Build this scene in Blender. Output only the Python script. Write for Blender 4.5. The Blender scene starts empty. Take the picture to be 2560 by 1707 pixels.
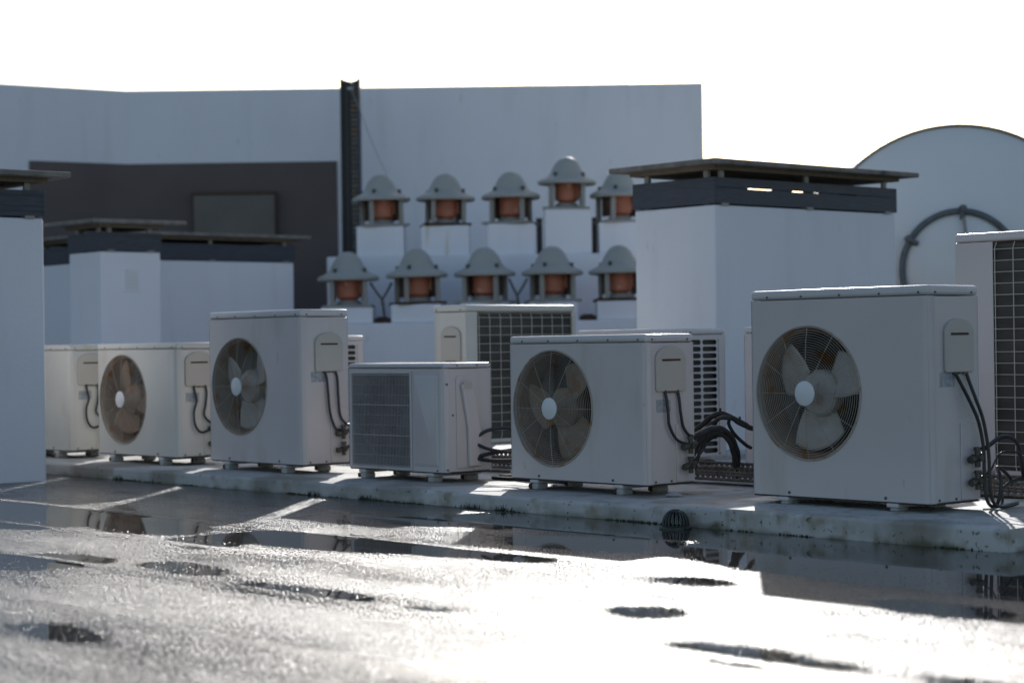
import bpy, bmesh, math, random
import numpy as np
from mathutils import Vector, Matrix
PI = math.pi
random.seed(7)
sc = bpy.context.scene
COL = sc.collection
# ------------------------------------------------------------------ camera
cam_d = bpy.data.cameras.new('camera'); cam = bpy.data.objects.new('camera', cam_d); COL.objects.link(cam)
sc.camera = cam
cam_d.lens = 70; cam_d.sensor_width = 36; cam_d.clip_start = .05; cam_d.clip_end = 500
_p, _r = math.radians(.0935), math.radians(-.803)
F_ = Vector((0, math.cos(_p), math.sin(_p))); R0 = Vector((1, 0, 0)); U0 = R0.cross(F_)
Rr = math.cos(_r)*R0 + math.sin(_r)*U0; Ur = -math.sin(_r)*R0 + math.cos(_r)*U0
cam.matrix_world = Matrix(((Rr.x, Ur.x, -F_.x, 0), (Rr.y, Ur.y, -F_.y, 0), (Rr.z, Ur.z, -F_.z, .75), (0, 0, 0, 1)))
cam_d.dof.use_dof = True; cam_d.dof.focus_distance = 8.4; cam_d.dof.aperture_fstop = 2.6
# ------------------------------------------------------------------ world and sun
SUN_E, SUN_A = math.radians(21.7), math.radians(6.5)
w = bpy.data.worlds.new('World'); sc.world = w; w.use_nodes = True
nt = w.node_tree; bg = nt.nodes['Background']
sky = nt.nodes.new('ShaderNodeTexSky'); sky.sky_type = 'NISHITA'; sky.sun_disc = False
sky.sun_elevation = SUN_E; sky.sun_rotation = SUN_A
sky.air_density = 1.0; sky.dust_density = 1.2; sky.ozone_density = 1.0
nt.links.new(sky.outputs[0], bg.inputs[0]); bg.inputs[1].default_value = .15
sd = bpy.data.lights.new('sun', 'SUN'); sd.energy = 4.4; sd.angle = math.radians(.53); sd.color = (1, .97, .93)
sun = bpy.data.objects.new('sun', sd); COL.objects.link(sun)
sv = Vector((math.sin(SUN_A)*math.cos(SUN_E), math.cos(SUN_A)*math.cos(SUN_E), math.sin(SUN_E)))
sun.rotation_euler = sv.to_track_quat('Z', 'Y').to_euler()
sc.view_settings.view_transform = 'Standard'; sc.view_settings.look = 'None'
sc.view_settings.exposure = -.08; sc.view_settings.gamma = 1
# ------------------------------------------------------------------ row frame: u along the row of units (towards the right and the viewer), v away
A = math.radians(48.72); CA, SA = math.cos(A), math.sin(A)
def W(u, v, z=0): return Vector((u*CA + v*SA, -u*SA + v*CA, z))
# ------------------------------------------------------------------ materials
def mat(name, col, rough=.5, metal=0, var=.0, vscale=4., bump=0., bscale=80., stain=None, spec=.5, stretch=(1, 1, 1), rvar=0.):
    """stain: list of (colour, scale, threshold, softness, stretch)"""
    m = bpy.data.materials.new(name); m.use_nodes = True; n = m.node_tree; N = n.nodes; L = n.links
    b = N['Principled BSDF']; b.inputs['Roughness'].default_value = rough; b.inputs['Metallic'].default_value = metal
    b.inputs['Specular IOR Level'].default_value = spec
    tc = N.new('ShaderNodeTexCoord')
    def noise(scale, st=(1, 1, 1), det=5):
        mp = N.new('ShaderNodeMapping'); mp.inputs['Scale'].default_value = st
        oi = N.new('ShaderNodeObjectInfo'); mu = N.new('ShaderNodeMath'); mu.operation = 'MULTIPLY'; mu.inputs[1].default_value = 37.
        L.new(oi.outputs['Random'], mu.inputs[0]); L.new(mu.outputs[0], mp.inputs['Location'])
        L.new(tc.outputs['Object'], mp.inputs['Vector'])
        t = N.new('ShaderNodeTexNoise'); t.inputs['Scale'].default_value = scale; t.inputs['Detail'].default_value = det
        L.new(mp.outputs[0], t.inputs['Vector']); return t.outputs['Fac']
    cur = None
    if var > 0:
        r = N.new('ShaderNodeValToRGB'); r.color_ramp.elements[0].position = .3; r.color_ramp.elements[1].position = .7
        r.color_ramp.elements[0].color = tuple(c*(1-var) for c in col) + (1,); r.color_ramp.elements[1].color = tuple(min(1, c*(1+var*.5)) for c in col) + (1,)
        L.new(noise(vscale, stretch), r.inputs[0]); cur = r.outputs[0]
    for (sc_, scl, th, soft, st) in (stain or []):
        mr = N.new('ShaderNodeMapRange'); mr.inputs[1].default_value = th; mr.inputs[2].default_value = th+soft
        L.new(noise(scl, st), mr.inputs[0]); mx = N.new('ShaderNodeMix'); mx.data_type = 'RGBA'
        L.new(mr.outputs[0], mx.inputs['Factor'])
        if cur is None: mx.inputs['A'].default_value = (*col, 1)
        else: L.new(cur, mx.inputs['A'])
        mx.inputs['B'].default_value = (*sc_, 1); cur = mx.outputs['Result']
    if cur is None: b.inputs['Base Color'].default_value = (*col, 1)
    else: L.new(cur, b.inputs['Base Color'])
    if rvar:
        mr = N.new('ShaderNodeMapRange'); mr.inputs[3].default_value = rough-rvar; mr.inputs[4].default_value = rough+rvar
        L.new(noise(vscale*3), mr.inputs[0]); L.new(mr.outputs[0], b.inputs['Roughness'])
    if bump:
        bp = N.new('ShaderNodeBump'); bp.inputs['Strength'].default_value = bump; bp.inputs['Distance'].default_value = .004
        L.new(noise(bscale), bp.inputs['Height']); L.new(bp.outputs[0], b.inputs['Normal'])
    return m
M = {}
M['paint'] = mat('cabinet_paint', (.575, .53, .52), .32, var=.05, vscale=3, stain=[((.47, .42, .36), 5, .60, .16, (1, 1, .22)), ((.44, .32, .2), 20, .72, .08, (1, 1, .4)), ((.42, .39, .35), 2.2, .62, .2, (1, 1, .7))], bump=.05, bscale=9, rvar=.06)
M['paint_cream'] = mat('cream_cabinet_paint', (.60, .585, .54), .42, var=.07, vscale=3, stain=[((.5, .42, .3), 4, .6, .15, (1, 1, .3))], bump=.05, bscale=9, rvar=.06)  # warmer cream tone with brownish streaks, for some of the units
M['lid'] = mat('lid_paint', (.59, .565, .56), .26, var=.04, vscale=6, bump=.04, bscale=7, rvar=.05)
M['cover'] = mat('beige_plastic', (.47, .44, .39), .45, var=.05, vscale=5, bump=.08, bscale=120)
M['plastic_white'] = mat('white_plastic', (.72, .72, .72), .4)
M['inside'] = mat('rusty_interior', (.035, .028, .024), .7, var=.5, vscale=7, stain=[((.08, .035, .018), 6, .55, .15, (1, 1, 1))])
M['dark'] = mat('dark_metal', (.02, .02, .022), .5)
M['throat'] = mat('fan_throat', (.23, .15, .10), .55, var=.4, vscale=5, stain=[((.19, .09, .04), 7, .5, .12, (1, 1, 1))])
M['wire'] = mat('rusty_wire', (.40, .35, .29), .5, var=.25, vscale=10, stain=[((.32, .15, .05), 12, .56, .08, (1, 1, 1))])
M['wire_clean'] = mat('wire_paint', (.50, .48, .42), .45, stain=[((.32, .17, .08), 8, .66, .1, (1, 1, 1))])
M['blade'] = mat('fan_blade', (.52, .49, .455), .5, var=.2, vscale=6, stain=[((.27, .17, .10), 5, .55, .25, (1, 1, 1))])
M['blade_rust'] = mat('dirty_fan_blade', (.31, .215, .15), .6, var=.3, vscale=6, stain=[((.36, .33, .30), 90, .62, .05, (1, 1, 1))])
M['coil'] = mat('coil_fins', (.060, .054, .046), .6, var=.5, vscale=3, stretch=(1, 1, 6), bump=.5, bscale=200, stain=[((.30, .28, .25), 18, .74, .04, (1, 1, .35))])
M['cable'] = mat('black_cable', (.022, .022, .024), .42, var=.3, vscale=20)
M['foam'] = mat('pipe_insulation', (.028, .027, .026), .75, var=.4, vscale=25, bump=.6, bscale=60)
M['whitepipe'] = mat('white_pipe', (.62, .60, .54), .4, var=.1, vscale=10)
M['thin'] = mat('grey_wire', (.30, .32, .28), .5)
M['sticker'] = mat('grey_sticker', (.36, .38, .40), .5, var=.35, vscale=60)
M['screw'] = mat('screw_steel', (.10, .09, .08), .45, metal=.6, stain=[((.2, .08, .03), 80, .5, .1, (1, 1, 1))])
M['brass'] = mat('valve_brass', (.10, .09, .075), .5, metal=.5, var=.4, vscale=30)
M['slat'] = mat('grille_slats', (.46, .42, .41), .5, var=.15, vscale=8)
M['foot'] = mat('foot_concrete', (.38, .375, .36), .7, var=.2, vscale=20, bump=.3)
M['galv'] = mat('galvanised_steel', (.14, .13, .12), .5, metal=.6, var=.4, vscale=14, stain=[((.2, .12, .07), 9, .58, .1, (1, 1, 1))])
M['stucco'] = mat('white_stucco', (.79, .785, .82), .85, var=.035, vscale=1.6, bump=.4, bscale=55, stretch=(1, 1, .5), stain=[((.71, .705, .73), 3.5, .56, .25, (1.4, 1.4, .2)), ((.66, .64, .62), 11, .70, .08, (1, 1, .35))])
M['stucco_stain'] = mat('rust_streaked_stucco', (.78, .775, .81), .85, var=.04, vscale=2.2, bump=.3, bscale=55, stain=[((.60, .50, .30), 9, .62, .14, (1, 1, .12))])
M['navy'] = mat('navy_cladding', (.050, .055, .075), .5, var=.25, vscale=9, stretch=(1, 1, 8), bump=.2, bscale=30)
M['slab'] = mat('weathered_slab', (.23, .21, .185), .9, var=.3, vscale=14, bump=.6, bscale=70, stain=[((.09, .085, .075), 7, .56, .15, (1, 1, 1))])
M['wood'] = mat('slab_soffit', (.20, .165, .12), .85, var=.3, vscale=9, stretch=(1, 6, 1))
M['greywall'] = mat('grey_render', (.135, .108, .10), .9, var=.12, vscale=1.4, bump=.2, bscale=50)
M['greypanel'] = mat('grey_sheet', (.15, .128, .11), .6, var=.15, vscale=3)
M['brownedge'] = mat('rust_brown_edge', (.075, .045, .028), .7)
M['hood'] = mat('exhaust_hood_grey', (.37, .37, .335), .55, var=.07, vscale=5)
M['hoodmetal'] = mat('exhaust_frame_grey', (.30, .29, .265), .55, var=.12, vscale=8)
M['orange'] = mat('orange_motor', (.44, .145, .08), .5, var=.2, vscale=8, stain=[((.55, .30, .22), 14, .6, .1, (1, 1, 1))])
M['rust'] = mat('rust', (.07, .04, .025), .9, var=.4, vscale=15, bump=.5)
M['tank'] = mat('tank_enamel', (.76, .755, .75), .42, var=.03, vscale=2, bump=.05, bscale=4)
M['gasket'] = mat('manhole_ring', (.135, .145, .15), .55, var=.3, vscale=16, bump=.5, bscale=40)
M['drain'] = mat('drain_iron', (.055, .065, .06), .45, metal=.4, var=.4, vscale=20)
M['moss'] = mat('moss', (.045, .055, .022), .95, var=.5, vscale=40)

def concrete(name, grime):
    m = mat(name, (.50, .495, .475), .72, var=.12, vscale=3.5, bump=.35, bscale=45, rvar=.12,
            stain=[((.27, .255, .225), 2.2, .50, .12, (1, 1, 1)), ((.30, .27, .21), 7, .56, .14, (1, 1, 1)), ((.10, .10, .06), 38, .65, .05, (1, 1, 1))]+([((.22, .195, .14), 7, .58, .16, (1.3, 1, .8)), ((.12, .115, .085), 34, .63, .10, (1.2, 1, .8))] if grime > .9 else []))
    n = m.node_tree; N = n.nodes; L = n.links; b = N['Principled BSDF']
    src = b.inputs['Base Color'].links[0].from_socket
    tc = N.new('ShaderNodeTexCoord'); sx = N.new('ShaderNodeSeparateXYZ'); L.new(tc.outputs['Object'], sx.inputs[0])
    # grime where splashed water reaches: bottom few centimetres of the kerb face, broken up by noise
    t = N.new('ShaderNodeTexNoise'); t.inputs['Scale'].default_value = 7; t.inputs['Detail'].default_value = 8; L.new(tc.outputs['Object'], t.inputs['Vector'])
    m1 = N.new('ShaderNodeMath'); m1.operation = 'MULTIPLY_ADD'; m1.inputs[1].default_value = .12; m1.inputs[2].default_value = -.036
    L.new(t.outputs['Fac'], m1.inputs[0])
    m2 = N.new('ShaderNodeMath'); m2.operation = 'SUBTRACT'; L.new(m1.outputs[0], m2.inputs[0]); L.new(sx.outputs['Z'], m2.inputs[1])
    mr = N.new('ShaderNodeMapRange'); mr.inputs[1].default_value = -.012; mr.inputs[2].default_value = .016; mr.inputs[4].default_value = grime
    L.new(m2.outputs[0], mr.inputs[0])
    mx = N.new('ShaderNodeMix'); mx.data_type = 'RGBA'; L.new(mr.outputs[0], mx.inputs['Factor']); L.new(src, mx.inputs['A'])
    mx.inputs['B'].default_value = (.10, .095, .05, 1); L.new(mx.outputs['Result'], b.inputs['Base Color'])
    return m
M['pad'] = concrete('pad_concrete', .65)
M['pad2'] = concrete('pad_concrete_stained', .95)

# ------------------------------------------------------------------ mesh helpers
class MB:
    def __init__(s): s.v = []; s.f = []
    def add(s, vs, fs):
        o = len(s.v); s.v += [tuple(p) for p in vs]; s.f += [tuple(i+o for i in f) for f in fs]; return s
    def box(s, x0, x1, y0, y1, z0, z1):
        return s.add([(x0, y0, z0), (x1, y0, z0), (x1, y1, z0), (x0, y1, z0), (x0, y0, z1), (x1, y0, z1), (x1, y1, z1), (x0, y1, z1)],
                     [(3, 2, 1, 0), (4, 5, 6, 7), (0, 1, 5, 4), (1, 2, 6, 5), (2, 3, 7, 6), (3, 0, 4, 7)])
    def cyl(s, p, q, r, n=16, r2=None):
        p, q = Vector(p), Vector(q); d = (q-p).normalized(); a = d.orthogonal().normalized(); b = d.cross(a); r2 = r if r2 is None else r2
        vs = [p+(a*math.cos(t)+b*math.sin(t))*r for t in [2*PI*i/n for i in range(n)]] + [q+(a*math.cos(t)+b*math.sin(t))*r2 for t in [2*PI*i/n for i in range(n)]]
        return s.add(vs, [(i, (i+1) % n, n+(i+1) % n, n+i) for i in range(n)] + [tuple(range(n))[::-1], tuple(range(n, 2*n))])
    def tube(s, pts, r, n=8, closed=False):
        pts = [Vector(p) for p in pts]; k = len(pts); rs = r if isinstance(r, (list, tuple)) else [r]*k
        vs = []; a = None
        for i, p in enumerate(pts):
            d = (pts[(i+1) % k]-pts[i-1]) if closed else (pts[min(i+1, k-1)]-pts[max(i-1, 0)])
            d.normalize()
            a = d.orthogonal().normalized() if a is None else (a-d*a.dot(d)).normalized()
            b = d.cross(a)
            vs += [p+(a*math.cos(2*PI*j/n)+b*math.sin(2*PI*j/n))*rs[i] for j in range(n)]
        fs = [(i*n+j, i*n+(j+1) % n, ((i+1) % k)*n+(j+1) % n, ((i+1) % k)*n+j) for i in range(k if closed else k-1) for j in range(n)]
        if not closed: fs += [tuple(range(n))[::-1], tuple(range((k-1)*n, k*n))]
        return s.add(vs, fs)
    def lathe(s, prof, n=32, c=(0, 0, 0), axis='z'):
        vs = []
        for r, z in prof:
            for j in range(n):
                t = 2*PI*j/n; x, y = r*math.cos(t), r*math.sin(t)
                vs.append((c[0]+x, c[1]+y, c[2]+z) if axis == 'z' else (c[0]+x, c[1]+z, c[2]+y))
        k = len(prof)
        return s.add(vs, [(i*n+j, i*n+(j+1) % n, (i+1)*n+(j+1) % n, (i+1)*n+j) for i in range(k-1) for j in range(n)])
    def prism(s, outline, a, b, plane='xz'):
        """outline (2d) extruded between a and b on the third axis"""
        n = len(outline)
        P = {'xz': lambda x, z, t: (x, t, z), 'xy': lambda x, y, t: (x, y, t), 'yz': lambda y, z, t: (t, y, z)}[plane]
        return s.add([P(x, z, a) for x, z in outline]+[P(x, z, b) for x, z in outline],
                     [(i, (i+1) % n, n+(i+1) % n, n+i) for i in range(n)]+[tuple(range(n)), tuple(range(n, 2*n))[::-1]])
    def hole(s, rect, pts, P):
        """flat cell rect (x0,x1,z0,z1) with hole loop pts; P maps (x,z) to 3d"""
        x0, x1, z0, z1 = rect; cx = sum(p[0] for p in pts)/len(pts); cz = sum(p[1] for p in pts)/len(pts)
        out = []
        for x, z in pts:
            dx, dz = x-cx, z-cz; k = 1e9
            if dx > 1e-9: k = min(k, (x1-cx)/dx)
            if dx < -1e-9: k = min(k, (x0-cx)/dx)
            if dz > 1e-9: k = min(k, (z1-cz)/dz)
            if dz < -1e-9: k = min(k, (z0-cz)/dz)
            out.append([cx+dx*k, cz+dz*k])
        for c in ((x0, z0), (x1, z0), (x0, z1), (x1, z1)):
            j = min(range(len(out)), key=lambda i: (out[i][0]-c[0])**2+(out[i][1]-c[1])**2); out[j] = list(c)
        n = len(pts)
        return s.add([P(*p) for p in pts]+[P(*p) for p in out], [(i, (i+1) % n, n+(i+1) % n, n+i) for i in range(n)])
    def build(s, name, m, parent=None, bevel=0, seg=2, ang=35, loc=None, solid=0):
        me = bpy.data.meshes.new(name); me.from_pydata(s.v, [], s.f); me.materials.append(m)
        bm = bmesh.new(); bm.from_mesh(me); bmesh.ops.recalc_face_normals(bm, faces=bm.faces); bm.to_mesh(me); bm.free()
        for p in me.polygons: p.use_smooth = True
        me.set_sharp_from_angle(angle=math.radians(ang))
        o = bpy.data.objects.new(name, me); COL.objects.link(o)
        if solid:
            q = o.modifiers.new('solid', 'SOLIDIFY'); q.thickness = solid; q.offset = 0
        if bevel:
            b = o.modifiers.new('bevel', 'BEVEL'); b.width = bevel; b.segments = seg; b.limit_method = 'ANGLE'; b.angle_limit = math.radians(40); b.harden_normals = False
        if parent is not None: o.parent = parent
        if loc is not None: o.location = loc
        return o
def smooth(pts, n=8):
    P = [Vector(p) for p in pts]; P = [P[0]*2-P[1]]+P+[P[-1]*2-P[-2]]; out = []
    for i in range(1, len(P)-2):
        for k in range(n):
            t = k/n; a, b, c, d = P[i-1], P[i], P[i+1], P[i+2]
            out.append(.5*((2*b)+(c-a)*t+(2*a-5*b+4*c-d)*t*t+(3*b-a-3*c+d)*t**3))
    out.append(P[-2]); return out
def tag(o, label=None, cat=None, group=None, kind=None):
    if label: o['label'] = label
    if cat: o['category'] = cat
    if group: o['group'] = group
    if kind: o['kind'] = kind
    return o
def thing(name, label, cat, loc=(0, 0, 0), rot=0, group=None):
    o = bpy.data.objects.new(name, None); COL.objects.link(o); o.location = loc; o.rotation_euler = (0, 0, rot)
    o.empty_display_size = .1
    return tag(o, label, cat, group)
def copy_tree(o, parent=None):
    c = o.copy(); COL.objects.link(c); c.parent = parent
    for ch in o.children: copy_tree(ch, c)
    return c

GZ = .02; GZK = .73/.75      # roof felt level; camera is 0.73 m above it
# ------------------------------------------------------------------ roof surface
def build_roof():
    us = np.concatenate([[-60, -40, -28, -20, -16], np.arange(-13.5, -1.0, .03), [-.5, 2, 8, 20, 40]])
    vs = np.concatenate([[-40, -20, -8, -4, -1, .6], np.arange(1.4, 6.3, .03), [7, 8, 10, 13, 17, 22, 30, 45, 60]])
    G, H = np.meshgrid(us, vs, indexing='ij')
    pud = [
     [(-6.92, 5.31), (-6.72, 5.86), (-5.77, 5.88), (-5.11, 5.86), (-4.07, 5.95), (-3.2, 5.6), (-2.8, 4.84), (-3.6, 4.86), (-4.5, 4.92), (-5.0, 5.05), (-5.15, 5.5), (-5.5, 5.45), (-6.11, 5.4), (-6.57, 5.2)],
     [(-6.8, 4.5), (-6.79, 4.62), (-6.02, 4.66), (-5.23, 4.68), (-5.07, 4.68), (-5.15, 4.56), (-5.61, 4.5), (-6.13, 4.33), (-6.34, 4.32)],
     [(-5.88, 5.16), (-5.57, 5.30), (-5.2, 5.36), (-5.1, 5.05), (-5.28, 4.99), (-5.64, 4.97)],
     [(-9.8, 4.66), (-9.12, 4.64), (-8.39, 4.66), (-7.76, 4.61), (-7.67, 4.28), (-7.64, 4.04), (-7.83, 3.95), (-9, 3.9)],
     [(-6.83, 4.19), (-6.84, 4.54), (-6.61, 4.42), (-6.39, 4.17), (-6.4, 4.01)],
     [(-7.4, 3.4), (-6.78, 3.42), (-6.69, 3.56), (-6.55, 3.62), (-6.25, 3.59), (-6.21, 3.39), (-6.3, 3.18), (-7, 3.1)],
     [(-5.35, 3.46), (-5.37, 3.56), (-5.15, 3.62), (-4.72, 3.6), (-4.64, 3.51), (-4.91, 3.45)],
     [(-4.02, 3.86), (-4.06, 3.96), (-3.97, 4.03), (-3.85, 4.02), (-3.82, 3.9), (-3.91, 3.82)],
     [(-3.48, 3.53), (-3.5, 3.62), (-3.22, 3.63), (-2.92, 3.62), (-2.90, 3.5), (-3.15, 3.43)],
     [(-4.5, 4.47), (-4.45, 4.59), (-4.17, 4.6), (-4.2, 4.47)],
     [(-3.64, 4.55), (-3.52, 4.64), (-3.22, 4.62), (-3.1, 4.48), (-3.41, 4.40)],
     [(-5.11, 2.6), (-4.94, 2.67), (-4.57, 2.61), (-4.6, 2.52), (-4.89, 2.52)],
     [(-6.17, 3.66), (-6.04, 3.74), (-5.66, 3.67), (-5.7, 3.55)],
     [(-4.59, 3.52), (-4.39, 3.62), (-4.30, 3.6), (-4.45, 3.5)],
     [(-2.9, 3.60), (-2.53, 3.66), (-2.4, 3.63), (-2.63, 3.55)],
     [(-7.9, 4.4), (-7.2, 4.55), (-6.9, 4.3), (-7.3, 4.2)]]
    m = np.zeros_like(G); K = GZK
    pud = [[(a*K, b*K) for a, b in pl] for pl in pud]
    for pl in pud:
        ins = np.zeros(G.shape, bool); n = len(pl)
        for i in range(n):
            (x1, y1), (x2, y2) = pl[i], pl[i-1]
            if y1 == y2: continue
            c = ((y1 > H) != (y2 > H)) & (G < (x2-x1)*(H-y1)/(y2-y1)+x1); ins ^= c
        m[ins] = 1
    for _ in range(6):
        m = (m+np.roll(m, 1, 0)+np.roll(m, -1, 0)+np.roll(m, 1, 1)+np.roll(m, -1, 1))/5
    m = m*1.5+.40*np.exp(-((H-4.8)/.75)**4)*(1/(1+np.exp((G+5.1)*2.5)))*(1/(1+np.exp(-(G+9.5)*2)))+.10*np.exp(-((H-3.6)/.8)**2)*(G < -3)
    # membrane laps every 0.6 m: a 4 mm step, the raised lap drains dry
    lap = np.zeros_like(H)
    for k in range(-3, 8):
        v0 = 3.965+.594*k-.004*np.sin(G*2)
        d = H-v0
        if v0.mean() < 5.0:
            m = np.where((d > -.005) & (d < .05), m*.15, m)
            lap += np.clip(1-np.abs(d-.03)/.05, 0, 1)*.004
    X = G*CA+H*SA; Y = -G*SA+H*CA
    nu, nv = G.shape
    co = np.stack([X, Y, lap+GZ], -1).reshape(-1, 3)
    idx = np.arange(nu*nv).reshape(nu, nv)
    q = np.stack([idx[:-1, :-1], idx[1:, :-1], idx[1:, 1:], idx[:-1, 1:]], -1).reshape(-1, 4)
    me = bpy.data.meshes.new('roof'); me.vertices.add(len(co)); me.vertices.foreach_set('co', co.ravel())
    me.loops.add(q.size); me.loops.foreach_set('vertex_index', q.ravel()); me.polygons.add(len(q))
    me.polygons.foreach_set('loop_start', np.arange(0, q.size, 4)); me.polygons.foreach_set('use_smooth', np.ones(len(q), bool))
    me.update(); me.validate()
    at = me.attributes.new('water', 'FLOAT', 'POINT'); at.data.foreach_set('value', m.ravel().astype(np.float32))
    mt = bpy.data.materials.new('wet_roof_felt'); mt.use_nodes = True; n = mt.node_tree; N = n.nodes; L = n.links; b = N['Principled BSDF']
    geo = N.new('ShaderNodeNewGeometry')
    mp = N.new('ShaderNodeMapping'); mp.inputs['Rotation'].default_value = (0, 0, A); L.new(geo.outputs['Position'], mp.inputs['Vector'])  # x = u, y = v
    def noise(scale, det=4, st=(1, 1, 1), loc=(0, 0, 0), rough=.5):
        q_ = N.new('ShaderNodeMapping'); q_.inputs['Scale'].default_value = st; q_.inputs['Location'].default_value = loc; L.new(mp.outputs[0], q_.inputs['Vector'])
        t = N.new('ShaderNodeTexNoise'); t.inputs['Scale'].default_value = scale; t.inputs['Detail'].default_value = det; t.inputs['Roughness'].default_value = rough
        L.new(q_.outputs[0], t.inputs['Vector']); return t.outputs['Fac']
    def math_(op, a, b_=None, c=None):
        x = N.new('ShaderNodeMath'); x.operation = op
        for i, k in enumerate((a, b_, c)):
            if k is None: continue
            if isinstance(k, (int, float)): x.inputs[i].default_value = k
            else: L.new(k, x.inputs[i])
        return x.outputs[0]
    def ramp(x, a, b_, c=0, d=1):
        r = N.new('ShaderNodeMapRange'); r.inputs[1].default_value = a; r.inputs[2].default_value = b_; r.inputs[3].default_value = c; r.inputs[4].default_value = d
        L.new(x, r.inputs[0]); return r.outputs[0]
    an = N.new('ShaderNodeAttribute'); an.attribute_name = 'water'
    grain = noise(230, 2)
    ps = N.new('ShaderNodeMapping'); ps.inputs['Scale'].default_value = (170, 30, 1); L.new(geo.outputs['Position'], ps.inputs['Vector'])
    sp_ = N.new('ShaderNodeTexNoise'); sp_.inputs['Scale'].default_value = 1; sp_.inputs['Detail'].default_value = 3; L.new(ps.outputs[0], sp_.inputs['Vector']); speck = sp_.outputs['Fac']
    edge = math_('ADD', math_('MULTIPLY', math_('SUBTRACT', noise(6, 6, (.6, 1.5, 1)), .5), 1.1), math_('MULTIPLY', math_('SUBTRACT', speck, .5), 1.5))
    gen = ramp(noise(1.1, 5, (.5, 1.5, 1), (3.1, 1.7, 0)), .60, .72, 0, .55)
    wet = math_('ADD', math_('ADD', an.outputs['Fac'], gen), edge)
    water = ramp(wet, .46, .52)
    film0 = noise(1.3, 5, (.55, 1.5, 1), (5, 2, 0))
    cov = math_('ADD', math_('MULTIPLY', film0, .62), math_('MULTIPLY', an.outputs['Fac'], .12))      # share of the felt under a smooth water film between the granules
    speckle = ramp(math_('SUBTRACT', speck, math_('SUBTRACT', .862, cov)), -.02, .02)
    pond = water; water = math_('MAXIMUM', water, speckle)
    film = ramp(noise(1.7, 5, (.6, 1.4, 1), (5, 2, 0)), .40, .62)          # dampness between the puddles
    # colour: dark mineral felt, paler dusty patches where it dries
    cr = N.new('ShaderNodeValToRGB'); cr.color_ramp.elements[0].color = (.026, .027, .029, 1); cr.color_ramp.elements[1].color = (.062, .062, .063, 1)
    cr.color_ramp.elements[0].position = .35; cr.color_ramp.elements[1].position = .7
    L.new(noise(60, 4, rough=.7), cr.inputs[0])
    mx = N.new('ShaderNodeMix'); mx.data_type = 'RGBA'; L.new(water, mx.inputs['Factor']); L.new(cr.outputs[0], mx.inputs['A']); mx.inputs['B'].default_value = (.028, .027, .025, 1)
    L.new(mx.outputs['Result'], b.inputs['Base Color'])
    rr = ramp(film, 0, 1, .30, .22)
    mxr = N.new('ShaderNodeMix'); mxr.data_type = 'FLOAT'; L.new(water, mxr.inputs[0]); L.new(rr, mxr.inputs[2]); L.new(ramp(pond, 0, 1, .12, .03), mxr.inputs[3])
    L.new(mxr.outputs[0], b.inputs['Roughness']); b.inputs['IOR'].default_value = 1.4
    # mineral granules
    gr2 = noise(120, 3, rough=.6)
    hgt = math_('ADD', math_('MULTIPLY', grain, .7), math_('MULTIPLY', gr2, 2.0))
    bp = N.new('ShaderNodeBump'); bp.inputs['Distance'].default_value = .0040; L.new(hgt, bp.inputs['Height'])
    L.new(ramp(water, 0, 1, .85, .0), bp.inputs['Strength'])
    L.new(bp.outputs[0], b.inputs['Normal'])
    me.materials.append(mt)
    o = bpy.data.objects.new('roof', me); COL.objects.link(o); tag(o, kind='structure')
build_roof()

def build_grit():
    rs = np.random.RandomState(5); n = 60000
    d = np.exp(rs.uniform(np.log(3.2), np.log(9.0), n)); x = rs.uniform(-.285, .285, n)*d
    y = d; u = x*CA-y*SA; v = x*SA+y*CA
    cl = np.sin(u*2.3+1)*np.sin(v*4.1)+np.sin(u*5.1+v*3)*.6+rs.uniform(-1.2, 1.2, n)
    k = (v < 5.0) & (u < -.5) & (cl > -.5)&~((v > 4.15) & (u > -8.8) & (u < -4.9)); x, y = x[k], y[k]; n = len(x)
    s = rs.uniform(.0014, .0030, n); h = s*rs.uniform(.5, .9, n); a = rs.uniform(0, 6.28, n)
    V = np.zeros((n, 6, 3))
    for j in range(5):
        rr = s*rs.uniform(.75, 1.2, n); t = a+j*2*PI/5
        V[:, j] = np.stack([x+rr*np.cos(t), y+rr*np.sin(t), np.full(n, GZ-.0005)], -1)
    V[:, 5] = np.stack([x+rs.uniform(-.3, .3, n)*s, y+rs.uniform(-.3, .3, n)*s, GZ+h], -1)
    Fc = np.array([[j, (j+1) % 5, 5] for j in range(5)])
    q = (np.arange(n)[:, None, None]*6+Fc[None]).reshape(-1, 3)
    me = bpy.data.meshes.new('grit'); me.vertices.add(n*6); me.vertices.foreach_set('co', V.reshape(-1))
    me.loops.add(q.size); me.loops.foreach_set('vertex_index', q.ravel().astype(np.int32)); me.polygons.add(len(q))
    me.polygons.foreach_set('loop_start', np.arange(0, q.size, 3)); me.polygons.foreach_set('use_smooth', np.ones(len(q), bool))
    me.update(); me.validate(); me.materials.append(mat('wet_grit', (.05, .05, .05), .22, var=.4, vscale=30))
    o = bpy.data.objects.new('grit', me); COL.objects.link(o); tag(o, 'fine wet mineral grit scattered over the roof felt', 'grit', kind='stuff')
build_grit()

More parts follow.
